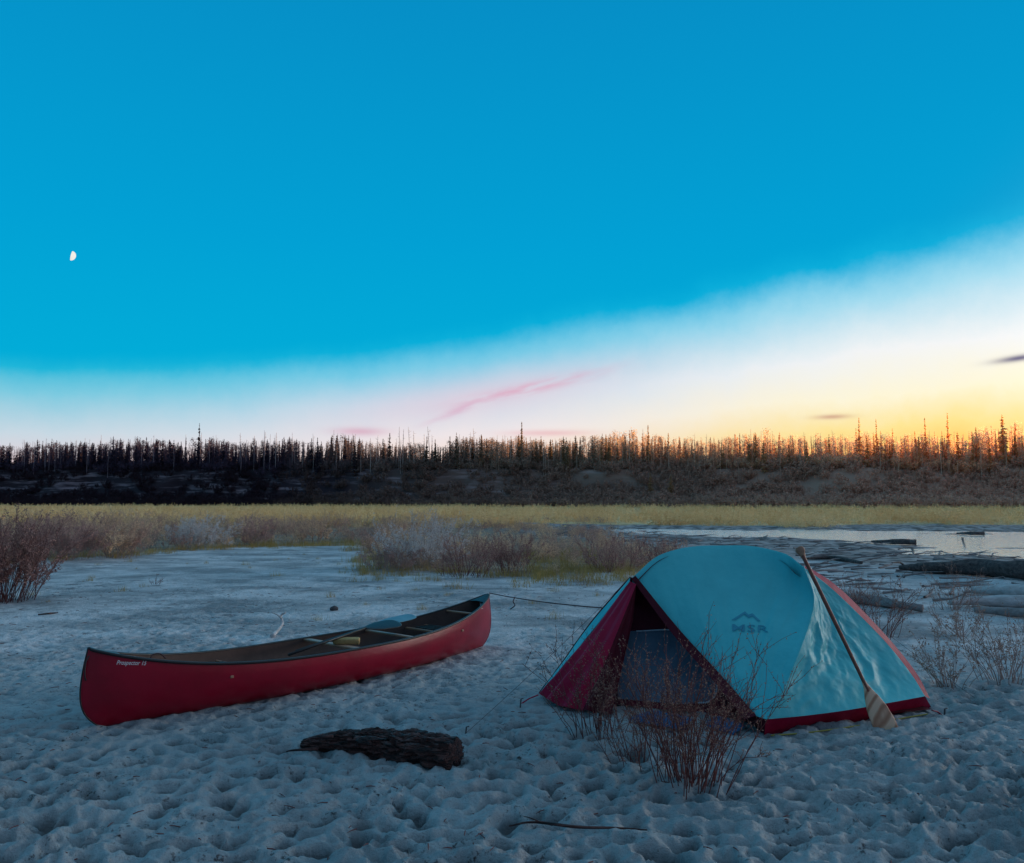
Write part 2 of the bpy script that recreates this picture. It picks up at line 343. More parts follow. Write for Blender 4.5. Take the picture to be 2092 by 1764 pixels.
def bake(temps,X,Y,Z,S,A,SZ=None,name='x',m=None,**k):
    mb=MB(); rng=np.random.RandomState(5); X=np.asarray(X)
    pick=rng.randint(0,len(temps),len(X))
    SZ=S if SZ is None else SZ
    for t,(V,F) in enumerate(temps):
        i=np.where(pick==t)[0]
        if not len(i): continue
        c,s=np.cos(A[i])[:,None],np.sin(A[i])[:,None]
        VX=(V[None,:,0]*c-V[None,:,1]*s)*S[i][:,None]+X[i][:,None]; VY=(V[None,:,0]*s+V[None,:,1]*c)*S[i][:,None]+Y[i][:,None]; VZ=V[None,:,2]*SZ[i][:,None]+Z[i][:,None]
        n=len(V); mb.add(np.stack([VX,VY,VZ],-1).reshape(-1,3),(F[None]+(np.arange(len(i))*n)[:,None,None]).reshape(-1,4))
    if name is None: return mb
    return tag(mb.build(name,m),**k)
def spruce(seed,ragged=.3,R0=.17,dens=1):
    rng=np.random.RandomState(seed); S=MB(); S.add(*tube([(0,0,-.05),(0,0,.5),(.005,0,1)],[.014,.009,.002],4))
    z=.10+.12*rng.rand(); Q=[]
    while z<.985:
        rr=R0*(1-z)**.75*(1-ragged*rng.rand())+.008
        if rng.rand()<ragged*.3: rr*=.4
        for k in range(rng.randint(4,7)*dens):
            a=rng.rand()*6.283; l=rr*(.6+.5*rng.rand()); d=np.array([math.cos(a),math.sin(a),0]); t=np.array([-d[1],d[0],0]); w=.016+.022*(1-z)
            p=np.array([0,0,z+rng.rand()*.02]); tip=p+d*l+np.array([0,0,-l*.35]); mid=(p+tip)/2
            Q+= [p,mid+t*w+[0,0,-.008],tip,mid-t*w+[0,0,-.008]]
            Q+= [p,mid+[0,0,.006],tip,mid-[0,0,w*1.1]]
        z+=.018+.022*rng.rand()
    S.add(np.array(Q),np.arange(len(Q)).reshape(-1,4)); return S.arr()
def snag(seed):
    rng=np.random.RandomState(seed); S=MB(); S.add(*tube([(0,0,-.05),(.006*rng.randn(),0,.5),(.02*rng.randn(),0,1)],[.010,.008,.003],4))
    for k in range(9):
        z=.35+.6*rng.rand(); a=rng.rand()*6.28; l=.03+.05*rng.rand()*(1.1-z)*2; S.add(*tube([(0,0,z),(math.cos(a)*l,math.sin(a)*l,z+l*.3)],[.004,.0015],3))
    return S.arr()
def aspen(seed,n=260):
    rng=np.random.RandomState(seed); S=MB(); S.add(*tube([(0,0,-.05),(.01*rng.randn(),.01,.5),(.02*rng.randn(),0,.93)],[.012,.009,.003],4))
    C=[]
    for k in range(14):
        z=.35+.6*rng.rand(); a=rng.rand()*6.28; l=(.06+.13*rng.rand())*(1.25-z); e=np.array([math.cos(a)*l,math.sin(a)*l,z+l*.6]); S.add(*tube([(0,0,z-.03),e],[.004,.002],3))
        C.append(e+rng.normal(size=(n//14,3))*[.04,.04,.04])
    P=np.concatenate(C); S.add(*quadleaf(P,.028,rng,.7)); return S.arr()
sprs=[spruce(100+k,.2+.12*k,.10+.025*k) for k in range(5)]; snags=[snag(200+k) for k in range(4)]; asps=[aspen(300+k,240) for k in range(5)]
shr=[]
for k in range(4):
    s_,l_=bush(400+k,14,1.,.9,3,.012,.10,12,base=.5); mb=MB(); mb.add(*s_); mb.add(*l_); shr.append(mb.arr())
rng=np.random.RandomState(3)
def inview(n,smin,smax,p0=-250,p1=2200):
    px=rng.uniform(p0,p1,n); a=(px-CX)/FPX
    off=rng.uniform(smin,smax,n)
    Y=np.full(n,200.)
    for _ in range(30): Y=.5*Y+.5*(foot(a*Y)+off)
    return px,a*Y,Y
nn_=3600
px,X,Y=inview(nn_,14,46); k_=rng.rand(nn_)>.40*sst(10,90,X); X,Y=X[k_],Y[k_]; nn_=len(X)
Z=np.array([bz(x,y) for x,y in zip(X,Y)]); S=rng.uniform(5.4,8.4,nn_)*(1+.10*np.clip(-X/160,-1,1))*(.82+.45*vn(X*.10,Y*0+3))
m1=bake(sprs+asps[:4]+snags,X,Y,Z,S*.95,rng.rand(nn_)*6.28,SZ=S,name=None)
n=1300; px,X,Y=inview(n,13,30); Z=np.array([bz(x,y) for x,y in zip(X,Y)])
m2=bake(shr,X,Y,Z-.2,rng.uniform(2.2,3.8,n),rng.rand(n)*6.28,name=None)
mb=MB(); mb.add(*m1.arr()); mb.add(*m2.arr())
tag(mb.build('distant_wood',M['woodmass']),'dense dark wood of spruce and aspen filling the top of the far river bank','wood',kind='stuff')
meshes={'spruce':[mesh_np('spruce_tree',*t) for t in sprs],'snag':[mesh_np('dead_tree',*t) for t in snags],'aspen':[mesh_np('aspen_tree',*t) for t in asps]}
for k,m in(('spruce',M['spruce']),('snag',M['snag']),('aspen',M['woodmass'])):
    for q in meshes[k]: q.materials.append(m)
def single(kind,px,off,h,label,group,wf=1.):
    a=(px-CX)/FPX; y=200.
    for _ in range(30): y=.5*y+.5*(float(foot(np.array([a*y]))[0])+off)
    o=bpy.data.objects.new({'spruce':'spruce_tree','snag':'dead_tree','aspen':'aspen_tree'}[kind],random.choice(meshes[kind])); COL.objects.link(o)
    o.location=(a*y,y,bz(a*y,y)-.2); o.scale=(h*wf,h*wf,h); o.rotation_euler=(0,0,random.random()*6.28)
    tag(o,label,'tree',group); return o
for px_ in np.sort(rng.uniform(5,1150,62)): single('spruce',px_,rng.uniform(12,18),rng.uniform(7,10),'dark narrow spruce rising from the far bank left of the tent','dark spruces along the left and middle skyline',1.05)
for px_ in np.sort(rng.uniform(1100,2090,58)): single('spruce',px_,rng.uniform(12,18),rng.uniform(6,9),'spruce lit orange by the low sun on the right skyline','glowing spruces on the right skyline',1.1)
for px_ in np.sort(rng.uniform(20,1000,80)): single('snag',px_,rng.uniform(12,18),rng.uniform(7.5,12),'thin bare dead trunk standing above the left part of the wood','dead trunks on the left skyline')
for px_ in np.sort(rng.uniform(1000,2090,90)): single('snag',px_,rng.uniform(11,15),rng.uniform(5,9),'thin pale bare trunk standing in the glowing right part of the wood','dead trunks on the right skyline')
for px_ in np.sort(rng.uniform(900,2090,60)): single('aspen',px_,rng.uniform(12,16),rng.uniform(6,8.5),'leafy round topped tree among the spruces of the far bank','leafy trees on the far bank',1.2)
for px_,h,lb in((405,14.5,'tallest dark tree of the left skyline, standing alone above the wood'),(1066,12.8,'pointed spruce rising above the middle of the skyline'),(1325,11,'small pointed spruce above the wood over the left part of the tent'),(1758,11.6,'tall spruce in the yellow glow above the paddle grip'),(1793,11.2,'slim spruce just right of the tall one above the paddle'),(1893,11.4,'tall pointed spruce in the bright glow, third from the right edge'),(1940,12.4,'tallest spruce of the right skyline'),(2052,11.6,'broad pointed spruce at the right edge of the photo')):
    single('spruce',px_,15,h,lb,None,.85 if px_!=2052 else 1.2)
for px_,h,lb in((1328,6.5,'lone dark spruce on the lower slope of the far bank above the tent'),(1370,6,'second dark spruce on the lower slope, right of the lone one'),(520,5,'small dark spruce standing against the eroded cliff on the left')):
    single('spruce',px_,5,h,lb,None,1.5)
n=2600; px,X,Y=inview(n,-5,16); keep=~((X<-40)&(rng.rand(n)<.40)&(Y-foot(X)>5)); X,Y=X[keep],Y[keep]; n=len(X); Z=np.array([max(bz(x,y),0) for x,y in zip(X,Y)])
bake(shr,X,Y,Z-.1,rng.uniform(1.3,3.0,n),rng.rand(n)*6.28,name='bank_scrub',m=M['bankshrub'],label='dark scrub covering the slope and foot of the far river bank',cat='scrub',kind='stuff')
# meadow
n=5200; Y=50+(155)*rng.rand(n)**1.5; a=rng.uniform(-.72,.75,n); X=a*Y; ok=(Y<foot(X)-1)&(waterin(X,Y)<-.3)&(Y>46+6*vn(X*.12,X*0)); X,Y=X[ok],Y[ok]
ms=[]
for k in range(4):
    s_,l_=bush(450+k,9,1.,1.0,2,.01,.10,10,base=.8,start=.2); ms.append(l_)
bake(ms,X,Y,gz(X,Y,False)-.15,rng.uniform(.6,.95,len(X))*1.3,rng.rand(len(X))*6.28,SZ=rng.uniform(.4,1.25,len(X)),name='willow_meadow',m=M['leafmeadow'],label='straw yellow low willow meadow stretching to the far bank',cat='meadow',kind='stuff')
# mid scrub
n=2000; Y=17+45*rng.rand(n); a=rng.uniform(-.8,.35,n); X=a*Y; ok=(Y>yedge(X)+.6)&(waterin(X,Y)<-2.0)&(vn(X*.35,Y*.2,TB3)>.26); X,Y=X[ok],Y[ok]
sc_=[];sl=[]
for k in range(6):
    s_,l_=bush(500+k,12+3*k,1.,.85,3,.005,.045,11,base=.4); sc_.append(s_); sl.append(l_)
S_=rng.uniform(.30,1.05,len(X))*np.interp(Y,[17,25,60],[.5,.85,1.0])*np.interp(X,[-6,0],[1.1,.8]); A_=rng.rand(len(X))*6.28; Z_=gz(X,Y,False)
bake(sc_,X,Y,Z_,S_,A_,name='scrub_stems',m=M['twig2'],label='bare brown stems of the scrub behind the sand flat',cat='scrub',kind='stuff')
bake(sl,X,Y,Z_,S_,A_,name='scrub_leaves',m=M['leafolive'],label='dull straw and mauve leaves of the scrub behind the sand flat',cat='scrub',kind='stuff')
def tuft(seed,n=40):
    r_=np.random.RandomState(seed); Q=[]
    for k in range(n):
        a=r_.rand()*6.28; t=r_.rand()*.8; p=np.array([r_.randn()*.12,r_.randn()*.12,0]); d=np.array([math.cos(a)*math.sin(t),math.sin(a)*math.sin(t),math.cos(t)]); l=.12+.16*r_.rand(); s=np.array([-math.sin(a),math.cos(a),0])*.004
        Q+=[p-s,p+s,p+d*l+s*.3-[0,0,l*.1],p+d*l-s*.3-[0,0,l*.1]]
    return np.array(Q),np.arange(len(Q)).reshape(-1,4)
n=380; X=rng.uniform(-16,6,n); Y=yedge(X)+rng.normal(size=n)*1.1+rng.uniform(-.9,1.3,n); ok=(waterin(X,Y)<-1); X,Y=X[ok],Y[ok]
X2=rng.uniform(.3,3,120);Y2=rng.uniform(16.0,27,120); X3=rng.uniform(-12,3,60);Y3=rng.uniform(11.5,26,60); X=np.concatenate([X,X2,X3]);Y=np.concatenate([Y,Y2,Y3])
sc2=rng.uniform(.5,1.3,len(X)); sc2[-60:]*=.45
bake([tuft(k) for k in range(4)],X,Y,gz(X,Y,False),sc2,rng.rand(len(X))*6.28,name='grass',m=M['grass'],label='short olive grass along the edge of the sand',cat='grass',kind='stuff')
def place_bush(name,px,py,hpx,seed,ns,spread,label,lm,sm,nl=12,leaf=.035,nb=4,r=.005,base=.2,cat='shrub',group=None,up=.6):
    g=GP(px,py); k=g.y/FPX; h=hpx*k*1.08
    z=gz1(g.x,g.y)
    e=empty(name,(g.x,g.y,z-.01),0,label=label,cat=cat,group=group)
    s_,l_=bush(seed,ns,h,spread,nb,r,leaf,nl,base=base,up=up)
    link('stems',mesh_np('stems',*s_),sm,e)
    if nl: link('leaves' if lm is not M['bud'] else 'seed_heads',mesh_np('leaves',*l_),lm,e)
    return e
T,T2=M['twig'],M['twig2']; LR,LG,LO=M['leafred'],M['leafgrey'],M['leafolive']
for a in [
 ('shrub',8,1224,172,1,120,.50,'tall rust brown shrub at the left edge of the photo on the sand',LR,T,34,.032,6,.006,.5),
 ('shrub',125,1146,95,2,80,.9,'brown leafy shrub, second from the left edge, behind the sand flat',LR,T2,26,.04,5,.006,.7),
 ('shrub',228,1140,95,3,80,.9,'brown leafy shrub with a green foot, third from the left edge',LO,T2,26,.04,5,.006,.7),
 ('sagebrush',405,1120,66,4,90,1.05,'round pale grey green shrub on the left behind the sand flat',LG,T2,30,.04,4,.005,.7),
 ('shrub',520,1114,60,5,50,.9,'low mauve brown shrub right of the round pale one',LR,T2,16,.05,4,.006,.6),
 ('shrub',640,1110,62,6,50,.9,'brown shrub at the far edge of the pale sand left of the big grey shrub',LO,T2,16,.05,4,.006,.6),
 ('sagebrush',865,1160,106,7,95,.9,'big pale grey shrub in the middle, largest beyond the canoe',LG,T2,24,.034,5,.005,.7),
 ('shrub',795,1166,62,8,50,1.0,'spreading brown shrub at the left foot of the big grey shrub',LR,T2,12,.032,5,.005,.5),
 ('shrub',950,1176,90,9,60,.85,'bare brown shrub directly behind the far end of the canoe',LR,T,10,.028,5,.005,.5),
 ('shrub',1040,1170,82,10,60,.85,'bushy brown shrub just right of the far end of the canoe',LR,T,14,.03,5,.005,.5),
 ('shrub',1245,1170,75,11,60,.95,'wide red brown shrub just left of the tent top',LR,T,14,.03,5,.005,.6),
 ('shrub',1340,1160,65,12,50,.95,'red brown shrub mostly hidden behind the tent top',LR,T,12,.03,5,.005,.5),
 ('shrub',1790,1300,125,13,34,.8,'thin bare red shrub behind the right slope of the tent',M['bud'],T,7,.018,5,.004,.25),
 ('shrub',1730,1255,85,14,30,.9,'small bare shrub between the tent and the grey log',M['bud'],T,6,.018,4,.004,.25),
 ('shrub',1945,1245,90,15,34,.9,'bare shrub in front of the pale driftwood logs',M['bud'],T2,6,.02,4,.004,.3),
 ('shrub',1940,1405,115,16,26,.95,'small bare twiggy shrub beside the right corner of the tent',M['bud'],T2,7,.016,5,.004,.15),
 ('shrub',2060,1395,155,17,36,.9,'bare twiggy shrub at the right edge of the photo',M['bud'],T2,7,.018,5,.004,.25),
 ('shrub',1960,1300,80,18,22,.95,'low bare shrub between the pale logs and the tent corner',M['bud'],T2,6,.018,4,.004,.2),
]: place_bush(*a)
place_bush('shrub',1410,1605,275,21,84,.50,'tall bare twiggy shrub growing in front of the tent doorway',M['bud'],T,9,.012,6,.0034,.22)
place_bush('shrub',1225,1500,175,22,38,.55,'smaller bare twiggy shrub in front of the red tent flap',M['bud'],T,8,.012,5,.003,.2)
place_bush('shrub',1310,1545,200,23,32,.6,'bare twiggy shrub between the two others in front of the tent',M['bud'],T,8,.012,5,.003,.2)
place_bush('seedling',315,1195,22,24,9,.9,'tiny bare plant alone on the pale sand on the left',M['bud'],T,3,.02,2,.004,.1,cat='plant')
place_bush('seedling',1190,1195,40,25,16,.8,'small dry yellowish plant at the edge of the sand left of the tent',M['grass'],T2,6,.02,3,.003,.1,cat='plant')
# ------------------------------------------------------------------ canoe
S1=np.array([-3.17,6.10]); S2=np.array([-.27,9.62]); dirc=(S2-S1)/np.linalg.norm(S2-S1); mid=(S1+S2)/2
ang=math.atan2(dirc[1],dirc[0])
can=empty('canoe',(mid[0],mid[1],-.03),ang,label='long red open canoe with black gunwales beached on the sand',cat='canoe')
can_M=Matrix.Translation(Vector((mid[0],mid[1],-.03)))@Matrix.Rotation(ang,4,'Z')
HL=np.linalg.norm(S2-S1)/2+.01
def cw(t): return .445*np.maximum(1-np.abs(t)**2.3,0)**.85+.003
def ctop(t): return .36+.26*np.abs(t)**3.0
def ckeel(t): return .035*np.abs(t)**4
def stemx(at,zr): return at**14*(.17*(1-zr)**5.5+.055*zr**2.5-.03)
def hullgrid(ins=0.,tm=1.,nt=100,nth=40):
    t=np.sin(np.linspace(-math.pi/2,math.pi/2,nt))*tm; th=np.linspace(-math.pi/2,math.pi/2,nth)
    T_,TH=np.meshgrid(t,th,indexing='ij'); at=np.abs(T_)
    w=np.maximum(cw(T_)-ins,.001); top=ctop(T_); k=ckeel(T_)+ins; n=2.9-1.2*at**2
    s=np.abs(np.sin(TH)); c=np.abs(np.cos(TH))
    y=np.sign(TH)*w*s**(2/n); z=top-(top-k)*c**(2/n)
    zr=(z-k)/(top-k); y=y*(1-.05*zr**5*(1-at**4))
    x=T_*HL-np.sign(T_)*stemx(at,zr)
    return np.stack([x,y,z],-1).reshape(-1,3),gridF(nth,nt)
hv,hf=hullgrid(); hull=link('hull',mesh_np('hull',hv,hf),M['hull'],can,True)
iv,if_=hullgrid(.012,.985); link('hull_lining',mesh_np('hull_lining',iv,if_),M['inner'],can,True)
hw=[can_M@Vector(v) for v in hv]; bvhH=BVHTree.FromPolygons([tuple(v) for v in hw],hf.tolist())
for s in(-1,1):
    t=np.sin(np.linspace(-math.pi/2,math.pi/2,80))*.995; at=np.abs(t)
    P=np.stack([t*HL-np.sign(t)*stemx(at,1.),s*(cw(t)*(1-.05*(1-at**4))+.004),ctop(t)+.004],-1)
    MB().add(*tube(P,.015,6,flat=.8,cap=True)).build('gunwale',M['black'],can,True)
for s in(-1,1):
    t=np.linspace(.90,.998,8)*s; at=np.abs(t); x=t*HL-np.sign(t)*stemx(at,1.)
    V=np.concatenate([np.stack([x,-cw(t)*.97,ctop(t)+.008],-1),np.stack([x,0*x,ctop(t)+.02],-1),np.stack([x,cw(t)*.97,ctop(t)+.008],-1)])
    link('deck_plate',mesh_np('deck_plate',V,gridF(8,3)),M['black'],can,True)
    zr=np.linspace(0,1,20); top=ctop(1.);k=ckeel(1.)
    P=np.stack([s*(HL-stemx(1.,zr)+.003),0*zr,k+(top-k)*zr],-1)
    MB().add(*tube(P,.006,6)).build('stem_band',M['black'] if s<0 else M['hull'],can,True)
def cross(t,name,wd,th,m,dz=-.02):
    w=float(cw(t))*.95; x=t*HL
    V,F=box((x,0,float(ctop(t))+dz),(wd,2*w,th)); o=link(name,mesh_np(name,V,F),m,can); bevel(o,.005); return o
cross(0.0,'yoke',.07,.022,M['wood_dark'],-.01); cross(.33,'thwart',.05,.02,M['wood_dark'])
cross(.78,'carry_handle',.03,.02,M['wood_dark']); cross(-.80,'carry_handle',.03,.02,M['wood_dark'])
for t in(-.50,.60):
    z=float(ctop(t))-.09; w=float(cw(t))*.93
    mb=MB(); mb.add(*box((t*HL-.13,0,z),(.03,2*w,.022))).add(*box((t*HL+.13,0,z),(.03,2*w,.022))).add(*box((t*HL,-w*.6,z),(.23,.03,.022))).add(*box((t*HL,w*.6,z),(.23,.03,.022)))
    st=mb.build('seat',M['wood_dark'],can); bevel(st,.004)
    mb=MB()
    for q in np.linspace(-.5,.5,6): mb.add(*box((t*HL,q*w,z+.014),(.25,.05,.004)))
    for q in np.linspace(-.09,.09,4): mb.add(*box((t*HL+q,0,z+.019),(.035,w*1.2,.004)))
    mb.build('seat_webbing',M['web'],st)
def textmesh(s,size,shear=0.,bold=0.,sp=1.):
    cu=bpy.data.curves.new('t','FONT'); cu.body=s; cu.size=size; cu.shear=shear; cu.offset=bold; cu.align_x='LEFT'; cu.resolution_u=3; cu.space_character=sp
    o=bpy.data.objects.new('t',cu); COL.objects.link(o); bpy.context.view_layer.update()
    me=bpy.data.meshes.new_from_object(o.evaluated_get(bpy.context.evaluated_depsgraph_get())); bpy.data.objects.remove(o)
    V=[tuple(v.co) for v in me.vertices]; F=[tuple(p.vertices) for p in me.polygons]; return V,F
def project(V,F,bvh,off,name,m,parent,Minv):
    out=[]
    for px,py in V:
        h=bvh.ray_cast(camo.location,ray(px,py).normalized())
        p,nn=h[0],h[1]
        if p is None: print('PROJECT MISS',name,px,py); return None
        if nn.dot(ray(px,py))>0: nn=-nn
        out.append(Minv@(p+nn*off))
    me=bpy.data.meshes.new(name); me.from_pydata([tuple(v) for v in out],[],F); me.update()
    return link(name,me,m,parent)
def fit(V,x0,x1,y0,slope=0,hs=None):
    xs=[v[0] for v in V]; a,b=min(xs),max(xs); k=(x1-x0)/(b-a); ky=k if hs is None else hs*k
    return [(x0+(v[0]-a)*k, y0-v[1]*ky+slope*(v[0]-a)*k) for v in V]
V,F=textmesh('Prospector 15',1,.45,.012,1.05)
project(fit(V,238,300,1358,.02,1.3),F,bvhH,.003,'name_lettering',M['white'],can,can_M.inverted())
lg=[(979,1231),(983,1229),(985,1236),(988,1227),(992,1227),(986,1244),(983,1244)]
project(lg,[tuple(range(7))],bvhH,.004,'bow_emblem',M['white'],can,can_M.inverted())
MB().add(*tube(cr([(-HL+.03,-.01,.575),(-HL-.002,-.03,.53),(-HL-.005,-.03,.44),(-HL+.01,-.02,.40)],14),.006,5)).build('grab_loop',M['cord'],can)
MB().add(*tube(cr([(-HL+.45,-.10,.50),(-HL+.47,-.10,.53),(-HL+.52,-.12,.53),(-HL+.56,-.13,.49)],12),.006,5)).build('cord_knot',M['cord'],can)
def flatblade(P0,P1,nrm,prof,th):
    P0=Vector(P0);P1=Vector(P1); ax=(P1-P0); L_=ax.length; ax.normalize(); nrm=Vector(nrm); nrm=(nrm-ax*nrm.dot(ax)).normalized(); sd=ax.cross(nrm)
    n=22; rows=[]
    for i in range(n):
        s=i/(n-1); w=np.interp(s,[p[0] for p in prof],[p[1] for p in prof]); c=P0+ax*L_*s
        t_=th*(1-.6*s)
        rows.append([c+sd*w*math.cos(a)+nrm*t_*math.sin(a) for a in np.linspace(0,2*math.pi,14,endpoint=False)])
    rows.append([P1+ax*.003+(v-P1)*.05 for v in rows[-1]]); rows.insert(0,[P0-ax*.003+(v-P0)*.05 for v in rows[0]])
    V=np.array([[tuple(v) for v in r] for r in rows]); m=14
    i=np.arange(len(rows)-1)[:,None]*m; j=np.arange(m)[None,:]; k=(j+1)%m
    return V.reshape(-1,3),np.stack([i+j,i+k,i+m+k,i+m+j],-1).reshape(-1,4)
a,b,c=W(605,1331,7.35),W(765,1277,8.30),W(846,1258,8.85)
e=empty('paddle',a,label='dark shafted paddle with a pale blue blade lying in the canoe',cat='paddle')
MB().add(*tube([a,(a+b)/2,b],.014,8,cap=True)).build('shaft',M['black'],e,True,off=a)
MB().add(*flatblade(b,c,(.1,-.5,1),[(0,.02),(.15,.045),(.4,.066),(.8,.068),(.94,.058),(1,.04)],.008)).build('blade',M['bluepad'],e,True,off=a)
a,b=W(590,1338,7.25),W(745,1284,8.1)
e=empty('paddle',a,label='second dark paddle shaft lying beside the blue bladed one in the canoe',cat='paddle')
MB().add(*tube([a,b],.013,8,cap=True)).build('shaft',M['black'],e,True,off=a)
MB().add(*flatblade(b,W(815,1272,8.5),(.1,-.5,1),[(0,.02),(.15,.05),(.4,.08),(.8,.09),(.94,.075),(1,.04)],.008)).build('blade',M['black'],e,True,off=a)
yp=can_M@Vector((.06,-.13,float(ctop(0))+.030))
V,F=box((0,0,0),(.25,.10,.055)); o=link('sponge',mesh_np('sponge',V,F),M['yellow']); o.location=yp; o.rotation_euler=(.05,.02,.1); bevel(o,.014,3); tag(o,'muted yellow foam block lying across the middle of the canoe','sponge')
# ------------------------------------------------------------------ tent
tb=Vector((2.2,7.0,0)); ti=Matrix.Translation(-tb)
tent=empty('tent',tb,label='blue dome tent with red trim and an open doorway, pitched on the sand',cat='tent')
Fp=W(1292,1180,7.0); G=W(1641,1158,6.60); D=W(1540,1462,6.03); Nn=W(1566,1470,5.93); Rr=W(1890,1423,6.55)
crest=[Fp,W(1350,1133,7.1),W(1430,1116,7.2),W(1530,1116,7.15),W(1602,1131,6.9),G]
seam=[G,W(1661,1215,6.5),W(1655,1265,6.38),W(1625,1350,6.15),W(1592,1425,6.0),Nn]
door=[Fp,W(1380,1287,6.72),W(1462,1376,6.4),D]
rs=[G,W(1690,1195,6.68),W(1742,1243,6.72),W(1812,1315,6.72),W(1862,1378,6.65),Rr]
ebot=[Nn,W(1650,1462,6.05),W(1745,1449,6.2),Rr]
def ridged(x,y,T=TAB): return 1-2*np.abs(fbm(x,y,3,T))*2
def wr_front(u,v):
    e=np.sin(np.pi*u)*np.sin(np.pi*np.clip(v,0,1))
    tens=.017*ridged(u*7+v*2,v*1.4+u,TB2)*np.sqrt(np.maximum(e,0))*(1-.5*v)
    return .05*e+tens+.03*fbm(u*3+v*2,v*2.5,3)*np.sqrt(np.maximum(e,0))+.011*np.sin(22*u+5*v)*np.exp(-((v-.12)/.15)**2)*np.sin(np.pi*u)
def wr_end(u,v):
    e=np.sin(np.pi*u)*np.sin(np.pi*np.clip(v,0,1)); q=np.sqrt(np.maximum(e,0))
    return -.07*e+.038*(ridged(u*4+v*2,v*3-u*2,TB3)-.6)*q*np.clip(v*1.5,0,1)+.03*fbm(u*3,v*3,3)*q+.013*ridged(u*9,v*9-u*4,TB2)*q*v
def child(nm,VF,m,smooth=True,par=None):
    V,F=VF; o=link(nm,mesh_np(nm,np.array(V)-np.array(tb),F),m,par or tent,smooth)
    return o
fv=coons(crest,[D,Nn],door,seam,130,130,wr_front); fly=child('fly_front_panel',fv,M['fly'])
ev=coons([G,G+Vector((.004,0,0))],ebot,seam,rs,130,130,wr_end); child('fly_end_panel',ev,M['fly'])
bvhF=BVHTree.FromPolygons([tuple(v) for v in fv[0]],fv[1].tolist())
def off(P,v): return [Vector(p)+Vector(v) for p in P]
Lc=Vector((1.09,7.85,.04)); Bc=Vector((2.64,8.45,.04)); Rg=GP(1907,1452,.02)
rR=[Vector(p)+Vector((.0,.03,-.01)) for p in rs[:-1]]+[Rg+Vector((-.03,.12,0))]
child('fly_rear_panel',coons(crest,[Lc,Bc,Rg+Vector((-.03,.12,0))],[Fp,(Fp+Lc)/2+Vector((0,.05,.06)),Lc],rR,50,40,None),M['fly'])
inn=Vector((.0,-.06,-.05))
child('rear_lining',coons(off(crest,inn),off([Lc,Bc,Rg+Vector((-.03,.12,0))],(0,-.08,0)),off([Fp,(Fp+Lc)/2+Vector((0,.05,.06)),Lc],(.02,-.05,-.03)),off(rR,(-.05,.02,-.05)),50,40,None),M['inred'])
child('pole_seam',tube(off(cr(seam,40),(0,-.006,.0)),.006,6),M['fly'])
def strip(P,Q,n=50,disp=None): return coons([P[0],Q[0]],[P[-1],Q[-1]],P,Q,8,n,disp)
d2=[W(1290,1183,6.985),W(1372,1293,6.70),W(1450,1383,6.38),W(1522,1470,6.02)]
child('door_trim',strip(d2,[W(1298,1176,6.97),W(1385,1283,6.69),W(1467,1373,6.37),W(1545,1462,6.0)]),M['inred'])
rs2=[W(1648,1157,6.72),W(1700,1190,6.8),W(1753,1238,6.84),W(1822,1312,6.82),W(1872,1375,6.72),W(1900,1428,6.6)]
child('red_edge_panel',strip(off(rs,(0,.012,0)),rs2),M['flyred'])
gN=GP(1560,1498,.0)
child('base_band',strip([gN+Vector((0,0,-.05)),GP(1650,1493,-.05),GP(1745,1480,-.05),GP(1908,1455,-.05)],off(ebot,(0,.015,.01)),60,lambda u,v:.012*fbm(v*9,u*2,3)),M['flyred'])
child('base_band',strip([gN+Vector((0,0,-.05)),GP(1535,1482,-.05),GP(1480,1468,-.05)],[Nn+Vector((0,.015,0)),D+Vector((0,.02,0)),W(1478,1420,6.32)],30),M['inred'])
child('footprint_edge',tube(cr([GP(1575,1503,.012),GP(1650,1497,.012),GP(1745,1484,.012),GP(1895,1459,.012)],20),.006,5),M['yline'])
# vestibule
A_=GP(1100,1420,.02); sil=[Fp+Vector((-.02,0,0)),W(1246,1228,7.12),W(1200,1283,7.15),W(1150,1352,7.08),A_]
child('vestibule_panel',coons([Fp,Fp+Vector((.01,.01,0))],[A_,Lc],off(sil,(.0,.05,0)),[Fp,(Fp+Lc)/2,Lc],40,40,lambda u,v:.02*fbm(u*4,v*4,3)),M['inred'])
fl=[W(1287,1188,6.97),W(1256,1228,7.04),W(1214,1284,7.05),W(1156,1354,6.99),A_+Vector((.008,-.01,.01))]
child('vestibule_edge',strip(sil,fl,50,lambda u,v:.01*fbm(u*4,v*9,3)),M['fly'])
fr=[W(1300,1194,6.93),W(1276,1255,6.85),W(1248,1325,6.75),W(1218,1395,6.66),W(1190,1452,6.62)]
child('door_flap',coons([fl[0],fr[0]],[fl[-1],W(1140,1440,6.75),fr[-1]],fl,fr,60,70,lambda u,v:.035*np.sin(u*15+2*v)*v*np.sin(np.pi*u)**.5+.04*fbm(u*6,v*3,4)*v),M['flyred'])
child('door_flap_fold',coons([fr[0],fr[0]+Vector((.01,.05,0))],[fr[-1],GP(1250,1458,.03)],fr,[fr[0]+Vector((.01,.05,0)),W(1292,1270,6.95),W(1272,1360,6.88),GP(1250,1458,.03)],30,50,lambda u,v:.05*np.sin(u*11)*v*np.sin(np.pi*u)**.5),M['inred'])
